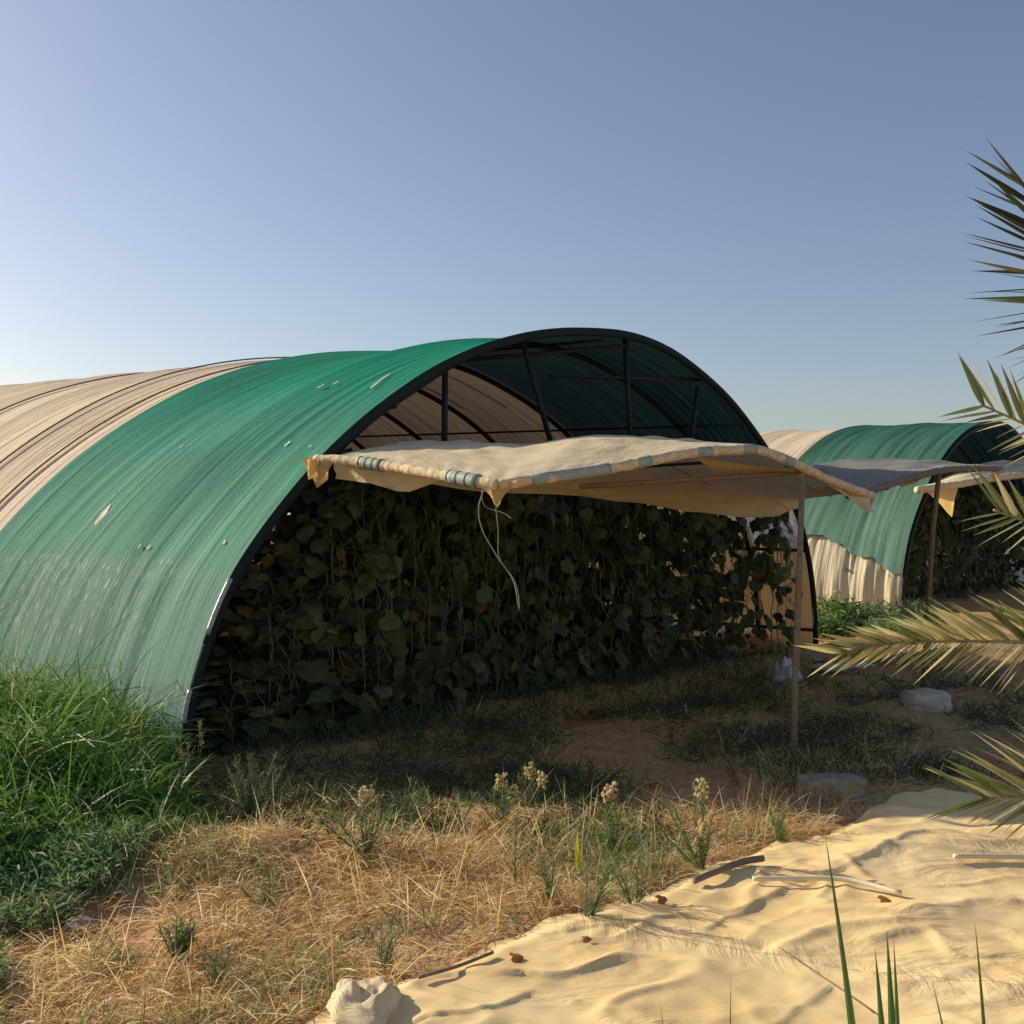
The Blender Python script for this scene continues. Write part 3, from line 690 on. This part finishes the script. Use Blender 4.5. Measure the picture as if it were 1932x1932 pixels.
# earth clods in the shade
random.seed(5)
for (px, py, w) in ((745, 1410, .22), (930, 1390, .18), (1240, 1300, .2), (1105, 1450, .14), (1180, 1300, .12)):
    pass

# ------------------------------------------------------------------ grasses and straw
random.seed(77)
DIRR = lambda up: Vector((random.gauss(0, 1), random.gauss(0, 1), up)).normalized()
g = MB()
cl = []
for i in range(620):                       # tall green grass along the left of the tunnel
    y = random.uniform(3.9, 7.0); xr = -2.02-.55*(y-6.4)/1.0 if y > 6.2 else lerp(-1.45, -2.1, (y-4.9)/1.4) if y > 4.9 else lerp(-2.05, -1.45, max(0, (y-3.9)/1.0))
    x = xr-.06-abs(random.gauss(0, .75)); 
    if x < -4.0: continue
    cl.append((x, y, xr))
def grass_h(x, y):
    return .22+.34*sstep(4.4, 5.6, y)
for x, y, xr in cl:
    hh = grass_h(x, y)*random.uniform(.7, 1.15)*(.38+.62*sstep(0, .75, xr-x))*(1+.9*nz(x, y, 3, 2.3)); z = H(x, y)
    for k in range(31):
        ln = hh*random.uniform(.6, 1.5)
        g.blade((x+random.gauss(0, .07), y+random.gauss(0, .07), z+random.uniform(0, .5)*hh), DIRR(random.uniform(.1, 2.0)), ln*random.choice((.45, .6, 1)), random.uniform(.007, .013)*random.choice((1, 1, 1.6)), random.uniform(.3, 2.6), seg=5)
tag(g.build('tall_grass', MT['grass'], smooth=False), 'tall bright green grass growing against the tunnel at left', 'grass', kind='stuff')
# low trailing green herbs at the left edge and bottom
g = MB()
for i in range(15000):
    y = random.uniform(3.0, 4.8)
    xe = lerp(-1.95, -1.55, (y-3.0)/1.8) if y > 3.9 else lerp(-1.45, -1.95, (y-3.0)/.9)
    x = xe+.02-abs(random.gauss(0, .6))
    dens = nz(x, y, 2, 2.2)
    if y < 3.9 and dens < -.02: continue
    if nz(x, y, 8, 3.5) < -.3: continue
    z = H(x, y); g.blade((x, y, z+random.uniform(0, .09)), DIRR(random.uniform(.1, 1.2)), random.uniform(.03, .10), random.uniform(.006, .013), .8, seg=2, mid=.5)
for i in range(9000):                       # sparse greens through the straw
    y = random.uniform(2.6, 5.2); x = random.uniform(-1.9, 1.3)
    if inside_tarp(x, y, -.05): continue
    k = nz(x, y, 4, 1.7)+.65*(1-sstep(2.9, 3.4, y))+.15*sstep(.0, .7, x)
    if k < .16: continue
    z = H(x, y); g.blade((x, y, z), DIRR(random.uniform(.8, 3)), random.uniform(.06, .17)*(1+.8*sstep(-.2, .6, x)*random.random()), random.uniform(.003, .007), .5, seg=3)
tag(g.build('low_herbs', MT['clover'], smooth=False), 'low grey green herbs creeping through the dry grass', 'herbs', kind='stuff')
# dry straw
g = MB()
for i in range(60000):
    y = 2.5+3.0*random.random()**.9; x = random.uniform(-2.3, 1.6)
    if inside_tarp(x, y, -.03): continue
    far = 5.15+.1*nz(x, 1, 0, 2)
    if y > far and random.random() < sstep(far, far+.5, y)*.92: continue
    if x < -1.75 and random.random() < .6: continue
    if nz(x, y, 6, 2.2) < -.22 and random.random() < .85: continue
    up = abs(random.gauss(0, .35))+(.8 if random.random() < .12 else 0)
    ln = random.uniform(.04, .16)*(1.2 if x > -.3 else 1)
    g.blade((x, y, H(x, y)+random.uniform(0, .035)), DIRR(up+.1), ln, random.uniform(.0022, .005), random.uniform(.2, 1.6), seg=3, mid=.4)
for i in range(900):                        # taller bleached stalks
    y = random.uniform(3.4, 5.5); x = random.uniform(-.6, 1.6)*(1 if random.random() < .8 else -1)
    if inside_tarp(x, y, -.02) or nz(x, y, 9, 2.5) < 0: continue
    g.blade((x, y, H(x, y)), DIRR(random.uniform(.6, 3)), random.uniform(.12, .34), random.uniform(.003, .006), random.uniform(0, .8), seg=4, mid=.5)
tag(g.build('dry_grass', MT['straw'], smooth=False), 'matted golden dry grass in the sunlit foreground', 'dry grass', kind='stuff')
# ground weeds in the shade
g = MB(); dry = MB()
n_t = 0
while n_t < 1000:
    px = random.uniform(330, 2000); py = 1240+random.random()**1.0*370; x, y = ground_at(px, py)
    if inside_tarp(x, y, -.02): continue
    s_ = (x-O1[0])*U.x+(y-O1[1])*U.y; o_ = (x-O1[0])*OUT.x+(y-O1[1])*OUT.y
    if nz(x, y*.7, 3, 1.2) < .0: continue
    n_t += 1; z = H(x, y); hh = random.uniform(.04, .15)
    tgt = g if random.random() < .93 else dry
    for k in range(34):
        tgt.blade((x+random.gauss(0, .12), y+random.gauss(0, .12), z), DIRR(random.uniform(.2, 1.8)), hh*random.uniform(.5, 1.5), random.uniform(.004, .010), random.uniform(.2, 1.3), seg=3)
# undergrowth below the vines
for i in range(2600):
    s_ = random.uniform(.2, 7); o_ = random.gauss(.15, .3); p = face_pt(O1, s_, 0, o_)
    g.blade((p.x, p.y, H(p.x, p.y)), DIRR(random.uniform(.8, 3)), random.uniform(.06, .22), random.uniform(.006, .014), .8, seg=3)
# greens around the far tunnel
for i in range(5200):
    px = random.uniform(1520, 1780); y = random.uniform(13.4, 17.6); x = (px-966)/F*y
    if nz(x, y, 1, .8) < -.15: continue
    g.blade((x, y, 0), DIRR(random.uniform(.4, 1.6)), random.uniform(.08, .35), random.uniform(.012, .028), .9, seg=2)
tag(g.build('shade_weeds', MT['shade'], smooth=False), 'low dark weeds in patches on the shaded soil', 'weeds', kind='stuff')
for i in range(1500):
    x, y = ground_at(random.gauss(1500, 70), random.uniform(1440, 1540)); dry.blade((x, y, H(x, y)), DIRR(random.uniform(.4, 2)), random.uniform(.05, .2), .004, .9, seg=3)
for i in range(4200):
    x, y = ground_at(random.uniform(400, 1950), 1250+random.random()*360)
    if inside_tarp(x, y, -.02): continue
    dry.blade((x, y, H(x, y)), DIRR(random.uniform(0, .5)), random.uniform(.05, .18), random.uniform(.003, .007), .5, seg=2)
tag(dry.build('dry_litter', MT['straw'], smooth=False), 'dry stalks and litter on the shaded soil', 'litter', kind='stuff')

# bush beside the far tunnel
def bush(label, x, y, w, h, n, seed, mat='grass', name='bush', cat='bush'):
    random.seed(seed); r = thing(name, label, cat, (x, y, 0)); b = MB(); s_ = MB()
    for k in range(9):
        d = DIRR(1.4); s_.tube([Vector((0, 0, 0)), d*h*.5, d*h*.9+Vector((0, 0, .05))], .006, 4)
    for k in range(n):
        d = DIRR(random.uniform(.1, 1.5)); rr = random.random()**.5
        b.blade(Vector((d.x*w*rr, d.y*w*rr, d.z*h*rr*random.uniform(.3, 1))), DIRR(.6), random.uniform(.05, .16), random.uniform(.015, .03), .6, seg=2, mid=.5)
    b.build('foliage', MT[mat], r, False); s_.build('stem', MT['vstem'], r)
for k, (px, py, w, h, lab) in enumerate(((1580, 1178, .42, .50, 'bushy green weed at the left end of the cream skirt'), (1640, 1180, .5, .36, 'low green weed in front of the cream skirt'), (1555, 1195, .3, .30, 'small green weed just right of the near arch foot'), (1690, 1195, .4, .25, 'low weed below the right end of the cream skirt'))):
    x, y = ground_at(px, py+6); bush(lab, x, y, w, h, 1500, 50+k, 'clover' if k % 2 else 'grass')

# ------------------------------------------------------------------ individual weeds
def weed(label, px, py, h, kind, seed, lean=0, group=None, name='flowering_weed', cat='weed', nst=None, spread=.55):
    random.seed(seed); x, y = ground_at(px, py); z = H(x, y); r = thing(name, label, cat, (x, y, z-.01), 0, group)
    st = MB(); lf = MB(); fl = MB(); heads = []; nst = nst or {'fluff': 8, 'needle': 13, 'spike': 4, 'stalk': 2}[kind]
    for k in range(nst):
        d = Vector((random.gauss(lean, spread), random.gauss(0, spread*.7), 1.5)).normalized(); L = h*random.uniform(.65, 1.08) if k else h
        if k == 0: d = Vector((lean*.6, 0, 1.5)).normalized()
        pts = [d*(L*q/6)+Vector((.012*nz(q, seed+k), .012*nz(q, seed-k), .0)) for q in range(7)]
        st.tube(pts, [.0035*(1-.1*q) for q in range(7)], 4)
        nl = int({'fluff': 80, 'needle': 110, 'spike': 60, 'stalk': 8}[kind]*L/.3)
        for j in range(nl):
            q = random.uniform(.12, 1); p = sample(pts, q)
            dd = (d*random.uniform(.5, 1.2)+DIRR(.2)*.8)
            lf.blade(p, dd, random.uniform(.02, .055)*(1.25-q*.5)*(1.6 if kind == 'spike' else 1), random.uniform(.0025, .0045), .2, seg=2, mid=.5)
        if kind == 'fluff' and (k == 0 or (k == 1 and seed in (3, 5, 2))):
            fl = MB(); heads.append(fl)
            for j in range(46):
                c = pts[-1]+Vector((max(-.028, min(.028, random.gauss(0, .015))), max(-.025, min(.025, random.gauss(0, .014))), max(-.05, min(.03, random.gauss(-.01, .024))))); rr = random.uniform(.0045, .0095)
                n6 = 5
                fl.grid(lambda u, v: c+Vector((math.cos(u*6.283)*math.sin(v*3.1416), math.sin(u*6.283)*math.sin(v*3.1416), math.cos(v*3.1416)))*rr*(1+.2*math.sin(u*19+v*9)), 7, 5)
        if kind == 'stalk':
            if k: fl = MB()
            if fl not in heads: heads.append(fl)
            for j in range(60):
                p = pts[-1]-d*random.uniform(0, L*.3); fl.blade(p, d*.7+DIRR(0)*.6, random.uniform(.012, .03), .004, .8, seg=2, mid=.5)
    st.build('stem', MT['weed'], r); lf.build('foliage', MT['weed'], r, False)
    for q in heads: q.build('flower_head' if kind == 'fluff' else 'seed_head', MT['fluff' if kind == 'fluff' else 'ear'], r)
W = [('tall bushy weed with one cream seed head, left of centre at the shadow edge', 690, 1640, .29, 'fluff', 1, .05),
     ('pair of cream seed heads in deep shade right of the first bushy weed', 945, 1560, .24, 'fluff', 2, 0),
     ('small shaded weed with pale beads of seed, beside the hanging wire line', 1000, 1530, .22, 'fluff', 3, .05),
     ('yellow headed weed standing in the golden grass at centre', 1150, 1640, .36, 'fluff', 4, .0),
     ('largest weed with spreading arms and a yellow head near the tarp edge', 1325, 1650, .38, 'fluff', 5, .0),
     ('thin weed with budding top rising from straw left of the yellow headed weed', 972, 1700, .34, 'spike', 6, 0),
     ('feathery grey green bush at the foot of the vines near the left arch foot', 468, 1560, .38, 'needle', 7, .05),
     ('low green tuft hugging the tarp edge at centre right', 1040, 1720, .22, 'spike', 8, .1),
     ('leafy green stalks in the straw below the yellow headed weed', 1105, 1760, .30, 'spike', 9, .05),
     ('green stalks beside the tarp edge below the largest weed', 1200, 1730, .26, 'spike', 10, .1),
     ('small green sprig in the straw at left of centre', 508, 1725, .17, 'spike', 11, 0),
     ('green sprig near the bottom left in dry grass', 720, 1830, .17, 'spike', 12, 0),
     ('sprawling green sprig at lower left in the straw', 330, 1820, .16, 'needle', 13, .1),
     ('thin dry branching weed right of the first bushy weed', 770, 1560, .24, 'spike', 14, .1),
     ('shaded fork tipped weed between the seed headed weeds', 865, 1570, .22, 'spike', 15, 0),
     ('green sprig in the shade just left of the tarp corner', 1475, 1600, .22, 'spike', 16, .1),
     ('small dark sprig near the bottom left corner', 405, 1870, .14, 'spike', 17, 0)]
for lab, px, py, h, kd, sd, ln in W: weed(lab, px, py, h, kd, sd, ln, nst=1 if lab.startswith('thin weed') else None, name='flowering_weed' if kd == 'fluff' else 'leafy_weed')
S = [('grass stalk with a tan seed head crossing the left arch foot', 352, 1500, .30, 21, .05), ('taller grass stalk with drooping seed head beside the arch foot', 372, 1470, .36, 22, .12),
     ('pale feathery grass head at the far left edge', 40, 1500, .78, 23, -.1), ('pale feathery grass head rising over the left grass', 90, 1500, .74, 24, .05), ('tall grass stalk topping the grass in front of the net', 228, 1520, .80, 25, 0)]
for lab, px, py, h, sd, ln in S: weed(lab, px, py, h, 'stalk', sd, ln, name='grass_stalk', cat='grass stalk', spread=.12)
m = MB(); x, y = ground_at(1088, 1650); m.blade((x, y, .0), (.02, 0, 1), .19, .022, .1, side=(1, .3, 0), seg=5, mid=.5); m.blade((x+.01, y, .0), (.1, 0, 1), .13, .015, .3, side=(1, .3, 0), seg=5, mid=.5)
tag(m.build('yellow_leaf', MT['yellow'], smooth=False), 'single bright yellow blade standing in the dry grass', 'leaf')
for k, (px, py, sz, lab) in enumerate(((965, 1803, .05, 'curled brown dead leaf near the tarp edge, lowest of three'), (1100, 1775, .035, 'brown dead leaf lying alone on the tarp'), (1240, 1700, .05, 'dark curled leaf at the tarp border'), (1660, 1712, .05, 'thin brown leaf below the white pipe'))):
    random.seed(60+k); x, y = ground_at(px, py); y *= .955; x *= .955; m = MB(); leaf(m, Vector((x, y, (tarp_z(x, y) if inside_tarp(x, y) else H(x, y)+.05)+.015)), (0.2, -.3, 1), (1, .3, 0), sz)
    tag(m.build('dead_leaf', MT['drylf'], smooth=False), lab, 'leaf')

# dry twig lying across the tarp
pt = [ground_at(1560+30*i, 1842+18*i) for i in range(-3, 4)]
m = MB(); P = [Vector((x*.95, y*.95, 0)) for x, y in pt]
zt = max(tarp_z(p.x, p.y) for p in P)+.004
for p in P: p.z = tarp_z(p.x, p.y)+.012
m.tube(cr([P[0], P[2], P[4], P[6]], 5), .0025, 5); tag(m.build('twig', MT['batten']), 'thin straight twig lying on the tarp', 'twig')

# ------------------------------------------------------------------ palm
pr = thing('palm_tree', 'young date palm outside the right edge reaching its long fronds into view', 'palm tree', (2.55, 3.35, 0))
m = MB(); m.tube([(2.55, 3.35, -.1), (2.55, 3.35, .3), (2.52, 3.34, .75)], [.2, .18, .12], 14); rel(m.build('trunk', MT['trunk']), pr)
CR = Vector((2.52, 3.34, .75))
def frond(path, l0, l1, ang_up, ang_dn, nrm, seed, n=44, start=.25, fan=.9, droop=.15, wid=.020, r0=.012, mat='palm'):
    random.seed(seed); P = relen(cr(path, 10), 80); rch = MB(); rch.tube(P, [r0*(1-.75*i/80) for i in range(81)], 6)
    ro = rel(rch.build('frond', MT['rachis']), pr); lf = MB(); nrm = Vector(nrm).normalized()
    for i in range(n):
        q = start+(1-start)*(i+random.random()*.6)/n; q = min(q, .999); p = sample(P, q); tg = (sample(P, min(1, q+.02))-sample(P, q-.02)).normalized()
        sd = tg.cross(nrm).normalized()
        env = max(.68, math.sin(math.pi*min(1, (q-start)/(1-start)*.80+.18))**.5)
        for sg, ang in ((1, ang_up), (-1, ang_dn)):
            a = ang*(1-.45*((q-start)/(1-start))**3)*random.uniform(.88, 1.12)
            d = tg*math.cos(a)+sd*sg*math.sin(a)+nrm*random.gauss(.15, .16)
            ll = lerp(l0, l1, q)*env*random.uniform(.85, 1.1)
            w = wid*random.uniform(.75, 1.1); d.normalize()
            side = (nrm*random.uniform(.35, 1.0)+tg*random.uniform(-.6, .6)+sd*.2)
            # two halves folded along the midrib
            s2 = side.cross(d).normalized(); s1 = d.cross(s2).normalized(); vs = []; pp = Vector(p); dd = d.copy(); seg = 6
            for k in range(seg+1):
                t = k/seg; ww = w*.5*(.35+.65*min(1, t/.22))*(1 if t < .22 else max(0.02, 1-((t-.22)/.78)**1.6))
                vs += [pp-s1*ww+s2*ww*.35, pp, pp+s1*ww+s2*ww*.35]
                pp = pp+dd*(ll/seg); dd = (dd+Vector((0, 0, -droop/seg))).normalized()
            lf.add(vs, [(3*k+a_, 3*k+a_+1, 3*k+a_+4, 3*k+a_+3) for k in range(seg) for a_ in (0, 1)])
    lo = lf.build('leaflets', MT[mat], None, False); lo.parent = ro; lo.matrix_parent_inverse = Matrix.Identity(4)
    # ro carries the inverse of the root, so undo nothing: both meshes are in world coordinates
    return ro
VW = Vector((0, -1, .15))
frond([CR, at(2300, 1000, 3.1), at(2030, 640, 3.0), at(1978, 510, 2.95), at(1960, 430, 2.95), at(1948, 350, 2.95)], .10, .32, 1.60, 1.3, VW, 1, n=54, start=.62, droop=.03, wid=.015, mat='palm_dark')
frond([CR, at(2250, 1000, 3.1), at(2050, 860, 2.9), at(1932, 800, 2.8), at(1850, 763, 2.75)], .36, .26, .95, .75, VW, 2, n=40, start=.4)
frond([CR, at(2250, 1120, 3.0), at(2080, 1020, 2.8), at(1960, 990, 2.6), at(1875, 962, 2.55)], .32, .25, .9, .8, VW, 3, n=40, start=.45)
frond([CR, at(2250, 1240, 3.0), at(2080, 1216, 2.9), at(1932, 1212, 2.8), at(1800, 1210, 2.75), at(1690, 1214, 2.7), at(1585, 1232, 2.7)], .38, .20, .62, .62, VW+Vector((0, 0, .4)), 4, n=84, start=.3, wid=.021)
frond([CR, at(2300, 1480, 3.1), at(2100, 1500, 3.05), at(1940, 1505, 3.0), at(1850, 1505, 3.0)], .36, .34, .75, .55, VW+Vector((0, 0, .5)), 5, n=40, start=.4)

# ------------------------------------------------------------------ foreground reeds (only their tops are in frame)
def reed(label, base, tips, group='reed blades in the near foreground'):
    r = thing('reed_plant', label, 'reed', base, 0, None); 
    for (x, y, d, w) in tips:
        t = at(x, y, d); b = Vector(base); m = MB(); P = [b.lerp(t, q/12)+Vector((.02*math.sin(q/12*3.1), 0, 0)) for q in range(13)]; vs = []
        for k, p in enumerate(P):
            q = k/12; ww = w*.5*(1 if q < .6 else (1-(q-.6)/.4)**.8+.02); vs += [p+Vector((-ww, .0, 0)), p+Vector((0, ww*.5, 0)), p+Vector((ww, 0, 0))]
        m.add(vs, [(3*k+a, 3*k+a+1, 3*k+a+4, 3*k+a+3) for k in range(12) for a in (0, 1)]); rel(m.build('leaf', MT['reed'], smooth=False), r)
def gb(px, d): return ((px-966)/F*d, d, tarp_z((px-966)/F*d, d) if inside_tarp((px-966)/F*d, d) else 0)
reed('broad green reed leaves standing at the bottom right', gb(1660, 1.75), ((1672, 1755, 1.75, .022), (1650, 1790, 1.78, .020), (1685, 1770, 1.72, .014)))
reed('thin tall reed blade left of the broad reed leaves', gb(1640, 1.9), ((1556, 1575, 1.95, .013), (1588, 1770, 1.9, .007)))
reed('single reed blade at the lower right corner', gb(1850, 1.9), ((1838, 1735, 1.9, .010), (1758, 1850, 1.9, .009), (1990, 1840, 1.9, .012)))
reed('short dark blade tip at the bottom centre right', gb(1290, 1.6), ((1378, 1838, 1.6, .006), (1243, 1880, 1.6, .005)))

# ------------------------------------------------------------------ far building
bd = thing('building', 'small grey plastered building far behind the second tunnel at the right edge', 'building', (21, 41, 0))
def box(mb, x0, x1, y0, y1, z0, z1):
    mb.add([(x0, y0, z0), (x1, y0, z0), (x1, y1, z0), (x0, y1, z0), (x0, y0, z1), (x1, y0, z1), (x1, y1, z1), (x0, y1, z1)], [(0, 1, 5, 4), (1, 2, 6, 5), (2, 3, 7, 6), (3, 0, 4, 7), (4, 5, 6, 7), (0, 3, 2, 1)])
m = MB(); box(m, 19.2, 30, 41, 48, -.1, 3.1); rel(m.build('wall', MT['plaster'], smooth=False), bd)
m = MB(); box(m, 19.1, 30.1, 40.9, 48.1, 3.1, 3.3); rel(m.build('parapet', MT['plaster'], smooth=False), bd)
m = MB(); box(m, 20.2, 21.0, 40.95, 41.05, .9, 2.0); rel(m.build('window', MT['dark'], smooth=False), bd)
m = MB(); box(m, 19.7, 20.9, 42, 44, 3.3, 3.75); rel(m.build('brick_stack', MT['brick'], smooth=False), bd)

# ------------------------------------------------------------------ light, sky, camera
sd = Vector((-2.0, .98, 1.03)).normalized()           # towards the sun
el = math.asin(sd.z); az = math.atan2(sd.x, sd.y)
w = bpy.data.worlds.new('World'); bpy.context.scene.world = w; w.use_nodes = True; nt = w.node_tree; nt.nodes.clear()
sk = nt.nodes.new('ShaderNodeTexSky'); sk.sky_type = 'NISHITA'; sk.sun_disc = False; sk.sun_elevation = el; sk.sun_rotation = az
sk.air_density = 1.0; sk.dust_density = 1.25; sk.ozone_density = 1.3; sk.altitude = 100
hs = nt.nodes.new('ShaderNodeHueSaturation'); hs.inputs['Saturation'].default_value = .97; hs.inputs['Value'].default_value = 1
bg = nt.nodes.new('ShaderNodeBackground'); bg.inputs['Strength'].default_value = .12
ow = nt.nodes.new('ShaderNodeOutputWorld')
nt.links.new(sk.outputs[0], hs.inputs['Color']); tint = nt.nodes.new('ShaderNodeMix'); tint.data_type = 'RGBA'; tint.blend_type = 'MULTIPLY'; tint.inputs[0].default_value = 1; tint.inputs[7].default_value = (1.0, .955, .975, 1)
nt.links.new(hs.outputs[0], tint.inputs[6]); nt.links.new(tint.outputs[2], bg.inputs['Color']); nt.links.new(bg.outputs[0], ow.inputs[0])
sl = bpy.data.lights.new('sun', 'SUN'); sl.energy = 5.0; sl.angle = R(.5); sl.color = (1, .91, .72)
so = bpy.data.objects.new('sun', sl); C.objects.link(so); so.rotation_euler = sd.to_track_quat('Z', 'Y').to_euler()
cam = bpy.data.cameras.new('camera'); co = bpy.data.objects.new('camera', cam); C.objects.link(co)
cam.sensor_width = 36; cam.sensor_fit = 'HORIZONTAL'; cam.lens = 36*F/1932; cam.clip_end = 3000; cam.clip_start = .05
co.location = (0, 0, CAMZ); co.rotation_euler = (R(90), 0, 0); cam.shift_y = (966-960)/1932*-1
sc = bpy.context.scene; sc.camera = co
sc.view_settings.view_transform = 'Standard'; sc.view_settings.look = 'None'; sc.view_settings.exposure = 0
sc.cycles.max_bounces = 8; sc.cycles.transmission_bounces = 4; sc.cycles.diffuse_bounces = 4; sc.cycles.use_denoising = True
